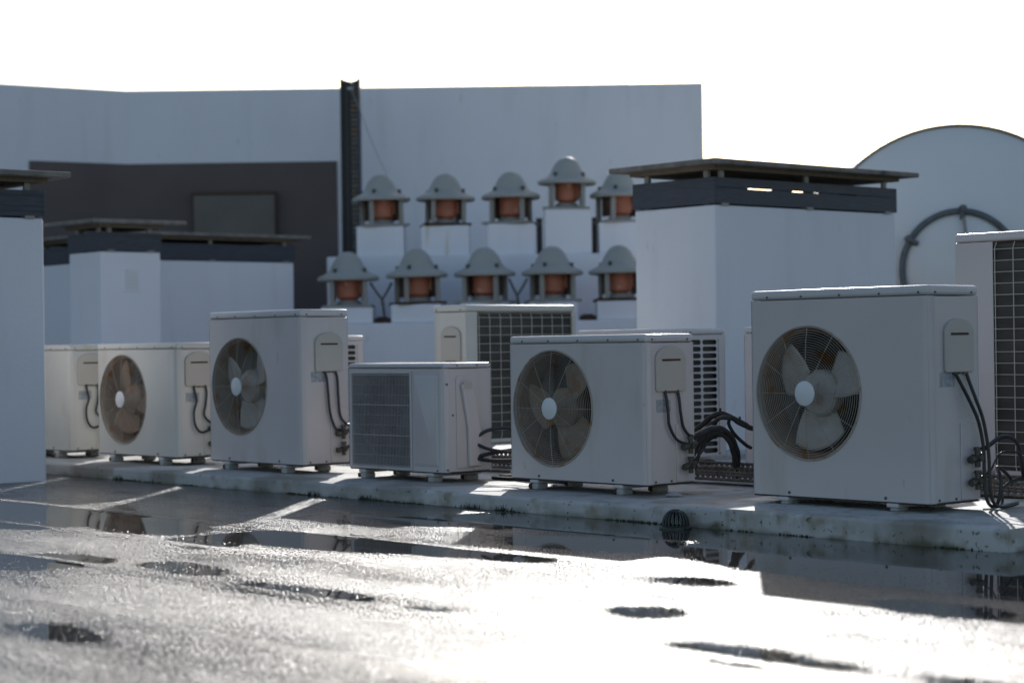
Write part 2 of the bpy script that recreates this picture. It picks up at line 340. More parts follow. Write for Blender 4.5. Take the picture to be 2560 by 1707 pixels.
# ------------------------------------------------------------------ concrete plinths the units stand on
PT = .085
def build_pad(name, u0, u1, v0, v1, zt, m, label, jag=None):
    o_ = W(u0, v0, 0); L_ = u1-u0; D_ = v1-v0; n = int(L_/.06); rnd = random.Random(3)
    us = [L_*i/n for i in range(n+1)]
    fr = []
    for i, x in enumerate(us):
        d = .006*math.sin(x*1.7)+.004*math.sin(x*5.3+1)+rnd.uniform(-.0015, .0015)
        fr.append(d)
    prof = [(0, 0), (0, zt-.016), (.003, zt-.007), (.009, zt-.001), (.018, zt), (.2, zt+.001), (D_, zt+.001), (D_, 0)]
    vs = []; k = len(prof)
    for i, x in enumerate(us):
        for j, (y, z) in enumerate(prof):
            xx = x
            if jag and i == (n if jag > 0 else 0): xx += .012*math.sin(j*2.1+1)
            vs.append((xx, y+(fr[i] if j < 5 else 0), z+(rnd.uniform(-.0012, .0012) if 1 < j < 6 else 0)))
    fs = [(i*k+j, (i+1)*k+j, (i+1)*k+(j+1) % k, i*k+(j+1) % k) for i in range(n) for j in range(k)]
    fs += [tuple(range(k))[::-1], tuple(range(n*k, n*k+k))]
    o = MB().add(vs, fs).build(name, m, ang=50); o.location = o_; o.rotation_euler = (0, 0, -A); return tag(o, label, 'plinth')
build_pad('concrete_plinth', -15.5, -5.575, 5.745, 9.1, PT, M['pad'], 'long whitewashed concrete plinth with mossy foot under the left air conditioners', 1)
build_pad('concrete_plinth', -5.555, -3.975, 5.715, 9.0, PT+.016, M['pad2'], 'short stained concrete plinth under the largest front unit, right of the crack')
# moss along the foot of the plinth
def moss():
    mb = MB(); rnd = random.Random(11)
    for i in range(2600):
        u = -10.4+rnd.random()*6.4
        if math.sin(u*3.1)+math.sin(u*7.7+2)+.8*math.sin(u*19)+rnd.uniform(-.7, 1.) < 1.0: continue
        v = 5.738+rnd.uniform(-.012, .008)-(.018 if u > -5.55 else 0); s = rnd.uniform(.002, .007); h = rnd.uniform(.002, .010)
        p = W(u, v, 0); n = 6
        vs = [(p.x+s*rnd.uniform(.6, 1.4)*math.cos(2*PI*j/n), p.y+s*rnd.uniform(.6, 1.4)*math.sin(2*PI*j/n), GZ-.001) for j in range(n)]+[(p.x+rnd.uniform(-.004, .004), p.y, GZ+h)]
        mb.add(vs, [(j, (j+1) % n, n) for j in range(n)])
    for u0 in (-8.05, -6.83, -6.6, -7.6, -9.9):     # small tufts
        for i in range(28):
            p = W(u0+rnd.gauss(0, .035), 5.734, GZ); a = rnd.uniform(0, 2*PI); h = rnd.uniform(.012, .035)
            d = Vector((math.cos(a), math.sin(a), 0))*.003; t = p+Vector((rnd.gauss(0, .012), rnd.gauss(0, .008), h))
            mb.add([p-d, p+d, t], [(0, 1, 2)])
    tag(mb.build('moss', M['moss']), 'dark green moss along the foot of the plinth', 'moss', kind='stuff')
moss()

# ------------------------------------------------------------------ air conditioners
def rrect(x0, x1, z0, z1, r, n=5):
    out = []
    for cx, cz, a0 in ((x1-r, z1-r, 0), (x0+r, z1-r, 90), (x0+r, z0+r, 180), (x1-r, z0+r, 270)):
        for i in range(n+1):
            a = math.radians(a0+90*i/n); out.append((cx+r*math.cos(a), cz+r*math.sin(a)))
    return out
def arch(x0, x1, z0, z1, r, n=8):
    """rounded-top cover outline"""
    w = (x1-x0)/2; c = (x0+x1)/2; out = []
    rt = w*.98
    for i in range(2*n+1):
        a = math.radians(180*i/(2*n)); out.append((c+w*math.cos(a)*(1), z1-rt*.62+rt*.62*math.sin(a)))
    for cx, a0 in ((x0+r, 180), (x1-r, 270)):
        for i in range(4):
            a = math.radians(a0+90*i/3); out.append((cx+r*math.cos(a), z0+r+r*math.sin(a)))
    return out
def lid(root, w, d, z0, z1, m, xs, sides=(.12, .86)):
    o = .0025; mb = MB().box(-o, w+o, -o, d+o, z0, z1)
    l = mb.build('lid', m, root, bevel=.014, seg=4)
    zc = z0+.012
    for x in xs:
        MB().cyl((x, -o-.003, zc), (x, -o+.001, zc), .0042, 10).build('screw', M['screw'], l)
    for y in sides:
        MB().cyl((w+o-.001, y*d, zc), (w+o+.003, y*d, zc), .0042, 10).build('screw', M['screw'], l)
def feet(root, w, d, xs, m, gap=.048):
    for x in xs:
        r = MB().box(x-.028, x+.028, -.004, d+.010, -.018, -.001).build('mounting_rail', M['paint'], root, bevel=.006)
        for y in (.028, d-.045):
            MB().box(x-.010, x+.030, y-.035, y+.035, -gap+.001, -.018).build('rubber_foot', m, root, bevel=.008, seg=3)
            MB().box(x-.040, x-.012, y-.030, y+.020, -gap+.004, -.020).build('foot_bracket', M['rust'], root, bevel=.006)
def shell(root, w, d, h, m, left=True, right=True, back=True):
    mb = MB()
    mb.box(0, .004, .0, d, .004, h)
    mb.box(.004, w-.01, .02, d, .004, .012)
    if back: mb.box(.004, w, d-.004, d, .012, h)
    mb.build('cabinet', m, root)
def side_panel(root, w, d, h, m, y0):
    # removable service panel on the right-hand side, with the lower raised pipe plate
    mb = MB().box(w-.004, w, y0+.0035, d, .006, h-.002); mb.box(w, w+.006, d*.60, d*.97, .01, min(.30, h*.42))
    mb.box(w-.012, w-.008, y0-.02, d-.004, .01, h-.01)
    mb.build('service_panel', m, root, bevel=.0018)
def front_skin(root, w, h, m, fan, r, hole=None, rc=.035, y1=.028, n=96):
    mb = MB(); P = lambda x, z: (x, 0, z)
    if hole: pts = hole
    else: pts = [(fan[0]+r*math.cos(2*PI*i/n), fan[1]+r*math.sin(2*PI*i/n)) for i in range(n)]
    mb.hole((0.0, w-rc, .004, h), pts, P)
    # rim rolled inwards
    k = len(pts); cx = sum(p[0] for p in pts)/k; cz = sum(p[1] for p in pts)/k; q = [(cx+(x-cx)*.985, cz+(z-cz)*.985) for x, z in pts]
    mb.add([(x, 0, z) for x, z in pts]+[(x, .012, z) for x, z in q], [(i, (i+1) % k, k+(i+1) % k, k+i) for i in range(k)])
    arc = [(w-rc+rc*math.sin(t), rc-rc*math.cos(t)) for t in [PI/2*i/8 for i in range(9)]]+[(w, max(y1, rc+.001))]
    for (xa, ya), (xb, yb) in zip(arc[:-1], arc[1:]):
        mb.add([(xa, ya, .004), (xb, yb, .004), (xb, yb, h), (xa, ya, h)], [(0, 1, 2, 3)])
    mb.add([(w-.006, y1, .004), (w, y1, .004), (w, y1, h), (w-.006, y1, h)], [(0, 1, 2, 3)])
    me = mb.build('front_panel', m, root, ang=30)
    b = bmesh.new(); b.from_mesh(me.data); bmesh.ops.remove_doubles(b, verts=b.verts, dist=.0002); bmesh.ops.recalc_face_normals(b, faces=b.faces); b.to_mesh(me.data); b.free()
    me.data.set_sharp_from_angle(angle=math.radians(30))
    return me
def fan_set(root, fan, R, d, blade_m, a0, tilt=0):
    cx, cz = fan
    # bell mouth and interior
    MB().lathe([(R*.985, .012), (R*.93, .02), (R*.905, .05), (R*.90, .13)], 64, (cx, 0, cz), 'y').build('fan_throat', M['throat'], root)
    MB().box(max(.006, cx-R-.02), cx+R+.02, d-.03, d-.022, .02, cz+R+.03).build('coil', M['inside'], root)
    # rotor
    hub = MB(); hub.lathe([(0, .052), (.05, .053), (.082, .058), (.092, .07), (.092, .11)], 32, (0, 0, 0), 'y')
    rot = hub.build('fan_rotor', blade_m, root); rot.location = (cx, 0, cz); rot.rotation_euler = (0, a0, 0)
    nr, na = 10, 12
    for b in range(3):
        mb = MB(); vs = []
        for i in range(nr+1):
            q = i/nr; lo = -.07*q-.30*(1-q); hi = 1.08-.06*q
            for j in range(na+1):
                t = j/na; rm = R*.92*(1-.24*t**1.6-.05*(1-t)**8); r = .085+(rm-.085)*q
                a = lo+(hi-lo)*t
                vs.append((r*math.cos(a), .036+.012*q+.060*t**.9*(1-.2*q)+.012*(1-q), r*math.sin(a)))
        mb.add(vs, [(i*(na+1)+j, i*(na+1)+j+1, (i+1)*(na+1)+j+1, (i+1)*(na+1)+j) for i in range(nr) for j in range(na)])
        bo = mb.build('fan_blade', blade_m, rot, solid=.003, ang=60); bo.rotation_euler = (0, -2*PI*b/3, 0)
    # wire guard
    g = MB(); N_ = 22
    for k in range(N_):
        r = .056+(R*.985-.056)*k/(N_-1); y = -.016+.014*(r/R)**4
        g.tube([(cx+r*math.cos(2*PI*i/72), y, cz+r*math.sin(2*PI*i/72)) for i in range(72)], .00115, 5, closed=True)
    for k in range(12):
        a = 2*PI*k/12
        g.tube([(cx+r*math.cos(a), -.0135+.014*(r/R)**4, cz+r*math.sin(a)) for r in (.045, R*.35, R*.6, R*.8, R*1.01)], .0016, 5)
    go = g.build('fan_guard', M['wire'], root)
    MB().tube([(cx+R*1.005*math.cos(2*PI*i/72), -.0015, cz+R*1.005*math.sin(2*PI*i/72)) for i in range(72)], .0036, 8, closed=True).build('guard_rim', M['wire'], go)
    MB().lathe([(0, -.0245), (.044, -.024), (.049, -.021), (.0495, -.017), (0, -.016)], 40, (cx, 0, cz), 'y').build('centre_disc', M['plastic_white'], go)
def term_cover(root, w, y0, y1, z0, z1, m, slotz):
    c = MB().prism(arch(y0, y1, z0, z1, .012), w+.0005, w+.012, 'yz').build('terminal_cover', m, root, bevel=.003, seg=2)
    ym = (y0+y1)/2; sw = (y1-y0)*.31
    MB().box(w+.0115, w+.0135, ym-sw, ym+sw, slotz, slotz+.009).build('handle_slot', M['rust'], c)
    for y in (ym-.028, ym, ym+.030): MB().box(w+.001, w+.014, y-.009, y+.009, z0-.006, z0+.002).build('cable_clip', M['galv'], c)
def valve(root, w, y, z, s=1):
    mb = MB().cyl((w+.004, y, z), (w+.05*s, y, z), .013*s, 12); mb.cyl((w+.028, y, z-.034*s), (w+.028, y, z+.036*s), .011*s, 12)
    mb.cyl((w+.028, y, z), (w+.028, y-.036*s, z-.004), .013*s, 12); mb.cyl((w+.028, y, z), (w+.028, y+.035*s, z+.012), .0105*s, 12)
    mb.cyl((w+.028, y-.036*s, z-.004), (w+.028, y-.046*s, z-.005), .016*s, 6); mb.cyl((w+.028, y, z+.030*s), (w+.028, y, z+.042*s), .015*s, 6)
    mb.build('service_valve', M['brass'], root)
def unit(kind, pos, rot, label, group, paint='paint', blade='blade', a0=0., cables=None, fan_=True, back_coil=False, cover=True, gap=.048, foot='foot', name='air_conditioner', w=None, h=None, d=None, xs=None, fan=None, fr=None):
    w = w or {'A': .887, 'B': .876, 'C': 1.0}[kind]; d = d or {'A': .295, 'B': .305, 'C': .36}[kind]; h = h or {'A': .618, 'B': .778, 'C': 1.045}[kind]
    lh = {'A': .037, 'B': .040, 'C': .042}[kind]
    fan = fan or {'A': (.286, .326), 'B': (.290, .410), 'C': (.33, .30)}[kind]; R = fr or {'A': .262, 'B': .262, 'C': .25}[kind]
    root = thing(name, label, 'air conditioner', pos, rot, group)
    m = M[paint]; ml = M['lid'] if paint == 'paint' else m
    shell(root, w, d, h, m, back=not back_coil)
    front_skin(root, w, h, m, fan, R)
    side_panel(root, w, d, h, m, .028)
    lid(root, w, d, h+.001, h+lh, ml, xs or [w*.1, w*.3, w*.52, w*.74, w*.95])
    MB().box(.002, w-.003, .003, d-.001, -.003, .004).build('base_pan', M['dark'], root)
    for x in (w*.215, w*.76): MB().cyl((x, -.003, .017), (x, .001, .017), .006, 10).build('screw', M['screw'], root)
    for y in (.05, d*.5): MB().cyl((w-.001, y, .015), (w+.003, y, .015), .005, 10).build('screw', M['screw'], root)
    MB().box(w-.0005, w+.0006, d*.20, d*.50, h*.51 if kind == 'A' else h*.56, (h*.51 if kind == 'A' else h*.56)+.055).build('label_plate', M['sticker'], root)
    if fan_: fan_set(root, fan, R, d, M[blade], a0)
    if cover:
        if kind == 'A': term_cover(root, w, .053, .236, .405, .602, M['cover'], .537)
        elif kind == 'B': term_cover(root, w, .085, .262, .490, .694, M['cover'], .630)
        else: term_cover(root, w, .09, .26, .73, .93, M['cover'], .87)
    vy = d*.80
    valve(root, w+.006, vy, .165); valve(root, w+.006, vy, .078, .95)
    if cables:
        for c in cables: MB().tube(smooth([(w+x, y, z) for x, y, z in c]), .0068, 8).build('power_cable', M['cable'], root)
    if back_coil:
        c = MB().box(.03, w*.93, d-.03, d-.014, .02, h-.012).build('coil', M['coil'], root)
        MB().box(w*.90 if kind != 'C' else w-.20, w, d-.004, d, .006, h).build('back_panel', m, root, bevel=.001)
        MB().box(0, .03, d-.005, d, .006, h).box(0, w*.9, d-.005, d, .006, .03).build('back_frame', m, root)
        g = MB(); x = .035; xe = w*.90-.004 if kind != 'C' else w-.205
        st = .083 if kind == 'B' else .096
        vx = xe-.008
        while vx > .02: g.tube([(vx, d-.012, h-.004), (vx, d+.002, h-.03), (vx, d+.003, .05), (vx, d-.008, .022)], .0022 if kind == 'B' else .0022, 6); vx -= st
        zz = h-.035; dzr = .051 if kind == 'B' else .0505
        while zz > .03: g.tube([(.01, d+.005, zz), (xe+.004, d+.005, zz)], .0018, 6); zz -= dzr
        g.build('wire_guard', M['wire_clean'], root)
    feet(root, w, d, (.155, w-.18), M[foot], gap)
    return root
ZB = .133
def at(u, v, z=ZB): return W(u, v, z)
GF = 'air conditioners in the front row'; GB = 'air conditioners in the back row'
cabA = [[(.008, .106, .41), (.016, .108, .37), (.020, .112, .31), (.020, .118, .26), (.022, .150, .205), (.024, .188, .182), (.03, .21, .176)],
        [(.008, .184, .41), (.016, .186, .37), (.020, .190, .31), (.020, .205, .25), (.024, .232, .215), (.03, .262, .204)]]
cabL = [[(.008, .106, .41), (.016, .110, .37), (.020, .118, .32), (.020, .100, .26), (.022, .104, .19), (.024, .135, .145), (.028, .18, .148), (.032, .215, .175), (.03, .235, .19)],
        [(.008, .184, .41), (.016, .188, .37), (.020, .178, .30), (.020, .168, .24), (.024, .20, .20), (.03, .24, .185)]]
cabB3 = [[(.008, .145, .49), (.016, .152, .45), (.018, .158, .38), (.020, .168, .27), (.022, .20, .19), (.026, .235, .178)],
         [(.008, .215, .49), (.016, .22, .45), (.020, .222, .36), (.020, .232, .26), (.024, .262, .215), (.03, .30, .20)]]
cabB7 = [[(.008, .145, .49), (.018, .165, .45), (.030, .205, .38), (.040, .245, .30), (.048, .262, .20), (.05, .262, .10), (.055, .262, .03), (.06, .272, -.005), (.062, .30, -.022), (.06, .34, -.020), (.05, .375, -.005), (.04, .38, .03)],
         [(.008, .215, .49), (.018, .222, .45), (.035, .235, .39), (.048, .262, .31), (.060, .275, .20), (.065, .275, .10), (.07, .275, .03), (.075, .29, -.010), (.078, .325, -.022), (.07, .40, -.022), (.06, .46, -.018)]]
u1 = unit('A', at(-11.88, 6.03), -A, 'small cream unit at the far left, its fan hidden behind the near white chimney', GF, 'paint_cream', 'blade_rust', -.3, cabL)
u2 = unit('A', at(-10.656, 6.035), -A, 'small yellowish unit with dirty fan, beside the tall one, second from left', GF, 'paint_cream', 'blade_rust', -1.75, cabL)
u3 = unit('B', at(-9.425, 6.037), -A, 'tall unit with rust spotted lid left of the small grille unit', GF, 'paint', 'blade', -2.41, cabB3)
u4 = unit('A', at(-6.948, 6.086), -A, 'low wide unit with brown rusty fan, left of the big black pipe bundle', GF, 'paint', 'blade_rust', -2.72, cabA)
u7 = unit('B', at(-5.403, 6.031), -A, 'nearest and largest looking unit with clean fan, on the short plinth at right', GF, 'paint', 'blade', -2.2, cabB7, gap=.032)
# back row
u6 = unit('B', W(-8.892+.305/2-.305, 7.45, ZB+.03) , -A, 'cream unit showing its cover and wire guarded coil, behind the low wide unit', GB, 'paint_cream', fan_=False, back_coil=True)
u6.rotation_euler = (0, 0, -A-PI/2); u6.location = W(-8.892-.305, 7.45+.876, ZB+.035)
u8 = unit('C', at(-5.44, 7.45, ZB), -A+PI, 'tallest unit at the right edge showing a dark coil behind white wire', GB, 'paint', fan_=False, back_coil=True, cover=False)
u8.location = W(-5.44+1.0, 7.45+.36, ZB)

def slot_unit(u, v, label, wd=.80):
    """unit turned with its back to the viewer; its end wall is a plate with rows of oblong slots"""
    w, d, h = wd, .33, .655
    root = thing('air_conditioner', label, 'air conditioner', W(u+w, v+d, ZB), -A+PI, GB)
    m = M['paint']
    mb = MB().box(w-.004, w, 0, d, .004, h).box(0, w, 0, .004, .004, h).box(.0, w, .004, d-.004, .004, .010)
    mb.build('cabinet', m, root)
    MB().box(.03, w-.02, d-.03, d-.014, .02, h-.012).build('coil', M['coil'], root)
    MB().box(w-.06, w, d-.004, d, .006, h).box(0, .03, d-.005, d, .006, h).build('back_frame', m, root)
    g = MB(); x = w-.07
    while x > .02: g.tube([(x, d+.002, h-.006), (x, d+.002, .02)], .002, 5); x -= .08
    z = h-.04
    while z > .03: g.tube([(.01, d+.004, z), (w-.06, d+.004, z)], .0018, 5); z -= .05
    g.build('wire_guard', M['wire_clean'], root)
    MB().box(.02, .028, .02, d-.02, .03, h-.03).build('coil_end', M['coil'], root)
    s = MB(); cols, rows = 2, 17; ya, yb, za, zb = .0285, .2725, .022, h-.021
    # local x=0 wall faces +u ; y runs from far to near
    cw, chh = (yb-ya-.0)/cols, (zb-za)/rows
    for i in range(cols):
        for j in range(rows):
            y0, z0 = ya+.03+i*cw, za+j*chh; y1, z1 = y0+cw, z0+chh
            s.hole((y0, y1, z0, z1), rrect(y0+.0065, y1-.0065, z0+.0048, z1-.0048, (chh-.0098)/2, 4), lambda a, b: (0, a, b))
    y1e = ya+.03+cols*cw
    for (a, b, c, e) in ((0, ya+.03, .004, h), (y1e, d, .004, h), (ya+.03, y1e, .004, za), (ya+.03, y1e, zb, h)):
        s.add([(0, a, c), (0, b, c), (0, b, e), (0, a, e)], [(0, 1, 2, 3)])
    s.build('slotted_panel', m, root)
    MB().box(-.003, 0, ya+.022, ya+.024, .03, h-.02).build('panel_edge', M['sticker'], root)
    lid(root, w, d, h+.001, h+.035, M['lid'], [w*.06, w*.5], (.3,))
    l2 = MB().cyl((-.007, d*.82, h+.012), (-.003, d*.82, h+.012), .005, 8).build('screw', M['screw'], root)
    MB().cyl((-.002, .05, .022), (.001, .05, .022), .006, 8).build('screw', M['screw'], root)
    feet(root, w, d, (.12, w-.14), M['foot'])
    return root
slot_unit(-8.08, 7.58, 'back row unit with rows of oval slots, behind the low wide unit and pipe bundle')
slot_unit(-6.725, 7.45, 'back row unit, only its pale edge showing left of the nearest unit', .9)
slot_unit(-11.08, 7.42, 'back row unit with a narrow strip of slots, peeking out right of the tall unit')

# small unit with square grille
def mini():
    w, d, h = .763, .300, .506
    root = thing('air_conditioner', 'smallest unit with square slatted grille, between the tall unit and the rusty fan unit', 'air conditioner', at(-8.196, 6.082), -A, GF)
    m = M['paint']
    shell(root, w, d, h, m)
    gx0, gx1, gz0, gz1 = .030, .505, .018, .482
    front_skin(root, w, h, m, (0, 0), 0, hole=rrect(gx0, gx1, gz0, gz1, .012, 6), rc=.035)
    MB().box(gx0, gx1+.02, .10, .105, .01, gz1+.01).build('interior_panel', M['dark'], root)
    cx, cz, R = .27, .26, .205
    MB().lathe([(R, .05), (R, .09)], 40, (cx, 0, cz), 'y').lathe([(R, .05), (R+.05, .05)], 40, (cx, 0, cz), 'y').build('fan_ring', M['inside'], root)
    ro = MB().lathe([(0, .055), (.05, .056), (.055, .07), (.055, .09)], 24, (0, 0, 0), 'y').build('fan_rotor', M['inside'], root); ro.location = (cx, 0, cz)
    for b in range(3):
        vs = []
        for i in range(7):
            r = .05+(R*.9-.05)*i/6
            for j in range(7):
                a = -.5+1.15*j/6+.2*i/6; vs.append((r*math.cos(a), .06+.03*j/6, r*math.sin(a)))
        bo = MB().add(vs, [(i*7+j, i*7+j+1, (i+1)*7+j+1, (i+1)*7+j) for i in range(6) for j in range(6)]).build('fan_blade', M['inside'], ro, solid=.002); bo.rotation_euler = (0, 2*PI*b/3+.4, 0)
    g = MB(); n = 40
    for i in range(n):
        x = gx0+.008+(gx1-gx0-.016)*i/(n-1); g.box(x-.0012, x+.0012, -.004, -.0005, gz0+.003, gz1-.003)
    for j in range(10):
        z = gz0+.006+(gz1-gz0-.012)*j/9; t = .0038 if j in (0, 3, 6, 9) else .0016
        g.box(gx0+.002, gx1-.002, -.0068, -.0042, z-t/2, z+t/2)
    g.build('grille', M['slat'], root)
    fr = MB()
    for (a, b, c, e) in ((gx0-.012, gx0, gz0-.010, gz1+.012), (gx1, gx1+.014, gz0-.010, gz1+.012), (gx0, gx1, gz0-.010, gz0), (gx0, gx1, gz1, gz1+.012)):
        fr.box(a, b, -.006, -.0006, c, e)
    fr.build('grille_frame', m, root, bevel=.0015)
    # raised border round the plain panel: tapered frame
    px0, px1, pz0, pz1 = .535, .722, .030, .472
    f = MB(); t = .012
    vs = [(px0, -.0008, pz0), (px1, -.0008, pz0), (px1, -.0008, pz1), (px0, -.0008, pz1), (px0+t, -.009, pz0+t), (px1-t*1.6, -.009, pz0+t*1.6), (px1-t*1.6, -.009, pz1-t), (px0+t, -.009, pz1-t)]
    f.add(vs, [(0, 1, 5, 4), (1, 2, 6, 5), (2, 3, 7, 6), (3, 0, 4, 7), (4, 5, 6, 7)])
    f.box(px0+.016, px1-.022, -.0105, -.0092, .168, .171)
    f.build('plain_panel', m, root, bevel=.002)
    side_panel(root, w, d, h, m, .028)
    # moulded pipe cover on the side with finger notch
    y0, y1 = .075, .185
    out = [(y0, .020), (y0, .462), (y0+.008, .470), (y1-.008, .470), (y1-.006, .40), (y1+.04, .19), (y1+.045, .16), (y1+.045, .05), (y1+.02, .022)]
    pc = MB().prism([(y, z) for y, z in out], w+.0004, w+.006, 'yz').build('pipe_cover', m, root, bevel=.003)
    rid = [(y0+.02, .43), (y0+.06, .22), (y0+.065, .03), (y1+.036, .03), (y1+.036, .17), (y1-.015, .41), (y1-.02, .43)]
    MB().prism(rid, w+.0062, w+.028, 'yz').build('pipe_ridge', m, pc, bevel=.007, seg=3)
    MB().box(w+.0282, w+.0300, y0+.030, y1-.030, .405, .440).build('finger_notch', M['cover'], pc, bevel=.0006)
    lid(root, w, d, h+.001, h+.027, M['lid'], [], (.28, .70))
    for x in (.50, .71): MB().cyl((x, -.003, .012), (x, .001, .012), .005, 10).build('screw', M['screw'], root)
    for y, z in ((.020, .43), (.055, .28), (.02, .016), (.245, .03)): MB().cyl((w-.001, y, z), (w+.003, y, z), .0048, 10).build('screw', M['screw'], root)
    MB().box(.002, w-.003, .003, d-.001, -.003, .004).build('base_pan', M['dark'], root)
    feet(root, w, d, (.105, w-.115), M['foot'])
mini()

# ------------------------------------------------------------------ trays, pipes, cables between the rows
def run(pts, r, name, m, parent=None, n=8, k=8):
    return MB().tube(smooth([W(*p) for p in pts], k), r, n).build(name, m, parent)
def tray(u0, u1, v, z, label):
    root = thing('cable_tray', label, 'cable tray', W(u0, v, z), -A, 'perforated steel cable trays')
    L_ = u1-u0; hh = .066; mb = MB()
    n = int(L_/.033); cw = L_/n
    for yy, zo in ((0, 0), (.13, .012)):
        for i in range(n):
            for r_ in range(2):
                z0 = zo+r_*hh/2; z1 = z0+hh/2; x0 = i*cw+(0 if r_ else 0); x1 = x0+cw
                mb.hole((x0, x1, z0, z1), rrect(x0+.010, x1-.010, z0+.0125, z1-.0125, .0035, 3), lambda a, b, y=yy: (a, y, b))
    mb.add([(0, 0, 0), (L_, 0, 0), (L_, .13, 0.0), (0, .13, 0.0)], [(0, 1, 2, 3)])
    mb.add([(0, 0, hh), (L_, 0, hh), (L_, .012, hh), (0, .012, hh)], [(0, 1, 2, 3)])
    mb.build('tray_channel', M['galv'], root, solid=.0016)
    for x in [.25+.9*i for i in range(int(L_/.9)+1)]:
        if x < L_: MB().box(x, x+.05, -.02, .16, -(z-PT-.0005), -.001).build('tray_support', M['dark'], root)
    return root
tray(-14.0, -8.9, 6.80, .108, 'long dark perforated tray behind the left front units')
tray(-8.6, -7.45, 6.80, .108, 'short perforated tray behind the small grille unit')
tray(-7.2, -3.9, 6.80, .108, 'dark perforated steel tray passing behind the nearest unit')
# black bundle right of unit 4 (from its valves up and over to the tray)
bn = thing('pipe_bundle', 'thick black bundle of insulated pipes arching right of the rusty fan unit', 'pipes', W(-6.05, 6.5, PT), 0)
def brun(pts, r, m='foam', name='insulated_pipe'):
    inv = Matrix.Translation(W(-6.05, 6.5, PT)).inverted()
    return MB().tube([inv @ p for p in smooth([W(*q) for q in pts], 8)], r, 10).build(name, M[m], bn)
brun([(-6.425, 6.75, 0.323), (-6.371, 6.731, 0.351), (-6.317, 6.713, 0.374), (-6.267, 6.713, 0.406), (-6.249, 6.75, 0.42), (-6.249, 6.787, 0.414), (-6.277, 6.875, 0.392), (-6.306, 6.987, 0.359), (-6.369, 7.1, 0.337), (-6.4, 7.25, .33)], .0125)
brun([(-6.073, 6.34, 0.299), (-6.067, 6.388, 0.332), (-6.058, 6.436, 0.35), (-6.055, 6.484, 0.363), (-6.056, 6.54, 0.368), (-6.068, 6.6, 0.348), (-6.089, 6.66, 0.315), (-6.12, 6.715, 0.276), (-6.148, 6.76, 0.24), (-6.189, 6.805, 0.198), (-6.238, 6.85, 0.12)], .0105)
brun([(-6.085, 6.33, 0.20), (-6.09, 6.36, 0.235), (-6.095, 6.42, 0.30), (-6.085, 6.48, 0.335), (-6.08, 6.54, 0.348), (-6.085, 6.6, 0.330), (-6.105, 6.66, 0.295), (-6.14, 6.715, 0.255), (-6.168, 6.76, 0.22), (-6.205, 6.805, 0.178), (-6.245, 6.86, 0.12)], .012)
brun([(-6.23, 6.55, 0.235), (-6.219, 6.561, 0.27), (-6.201, 6.572, 0.3), (-6.169, 6.583, 0.326), (-6.138, 6.594, 0.339), (-6.121, 6.628, 0.336), (-6.135, 6.683, 0.303), (-6.159, 6.739, 0.254), (-6.204, 6.794, 0.198), (-6.259, 6.85, 0.12)], .010)
brun([(-6.32, 6.60, 0.18), (-6.299, 6.62, 0.255), (-6.288, 6.632, 0.306), (-6.26, 6.644, 0.342), (-6.215, 6.656, 0.378), (-6.174, 6.668, 0.402), (-6.147, 6.68, 0.404), (-6.165, 6.72, .395), (-6.222, 6.78, 0.373), (-6.272, 6.86, 0.333), (-6.31, 6.94, 0.298), (-6.334, 7.02, 0.262), (-6.377, 7.1, 0.244)], .0085)
brun([(-6.30, 6.58, 0.20), (-6.273, 6.6, 0.277), (-6.264, 6.625, 0.322), (-6.238, 6.65, 0.357), (-6.205, 6.675, 0.388), (-6.186, 6.7, 0.408), (-6.22, 6.80, .40), (-6.27, 6.89, .375), (-6.30, 7.0, .345)], .009)
brun([(-6.27, 6.60, 0.17), (-6.25, 6.6, 0.22), (-6.235, 6.61, 0.27), (-6.21, 6.62, 0.30), (-6.17, 6.64, 0.325), (-6.14, 6.66, 0.325)], .008)
brun([(-6.048, 6.33, 0.209), (-6.042, 6.36, 0.23), (-6.036, 6.39, 0.261), (-6.044, 6.42, 0.277), (-6.058, 6.45, 0.3)], .006)
brun([(-6.09, 6.34, 0.303), (-6.093, 6.372, 0.332), (-6.082, 6.404, 0.348), (-6.071, 6.436, 0.362), (-6.067, 6.468, 0.372), (-6.063, 6.5, 0.380)], .0026, 'thin', 'earth_wire')
for p, q in (((-6.249, 6.75, .42), (-6.245, 6.75, .447)), ((-6.29, 6.93, .38), (-6.289, 6.93, .40))):
    inv = -W(-6.05, 6.5, PT)
    MB().cyl(W(*p)+inv, W(*q)+inv, .006, 8).build('cable_tie', M['cable'], bn)
# cables behind the small unit and the low wide unit
cb = thing('cable_coil', 'loose black cables and white pipe lying between the grille unit and rusty fan unit', 'cables', W(-7.3, 6.5, PT), 0)
def crun(pts, r, m='cable', name='black_cable'):
    inv = -W(-7.3, 6.5, PT)
    return MB().tube([p+inv for p in smooth([W(*q) for q in pts], 8)], r, 8).build(name, M[m], cb)
crun([(-7.42, 6.27, .30), (-7.38, 6.32, .335), (-7.30, 6.38, .345), (-7.2, 6.46, .32), (-7.10, 6.50, .27), (-7.02, 6.52, .25)], .009)
crun([(-7.42, 6.27, .27), (-7.36, 6.30, .245), (-7.28, 6.36, .23), (-7.18, 6.42, .235), (-7.05, 6.5, .25)], .0085)
crun([(-7.42, 6.27, .20), (-7.36, 6.30, .19), (-7.26, 6.38, .19), (-7.18, 6.44, .205), (-7.0, 6.52, .23)], .010)
crun([(-7.42, 6.27, .205), (-7.36, 6.33, .225), (-7.26, 6.4, .245), (-7.18, 6.45, .29), (-7.1, 6.5, .30), (-7.0, 6.53, .27)], .010)
crun([(-7.36, 6.50, .36), (-7.27, 6.52, .34), (-7.18, 6.54, .29), (-7.1, 6.56, .24), (-7.0, 6.6, .2)], .014)
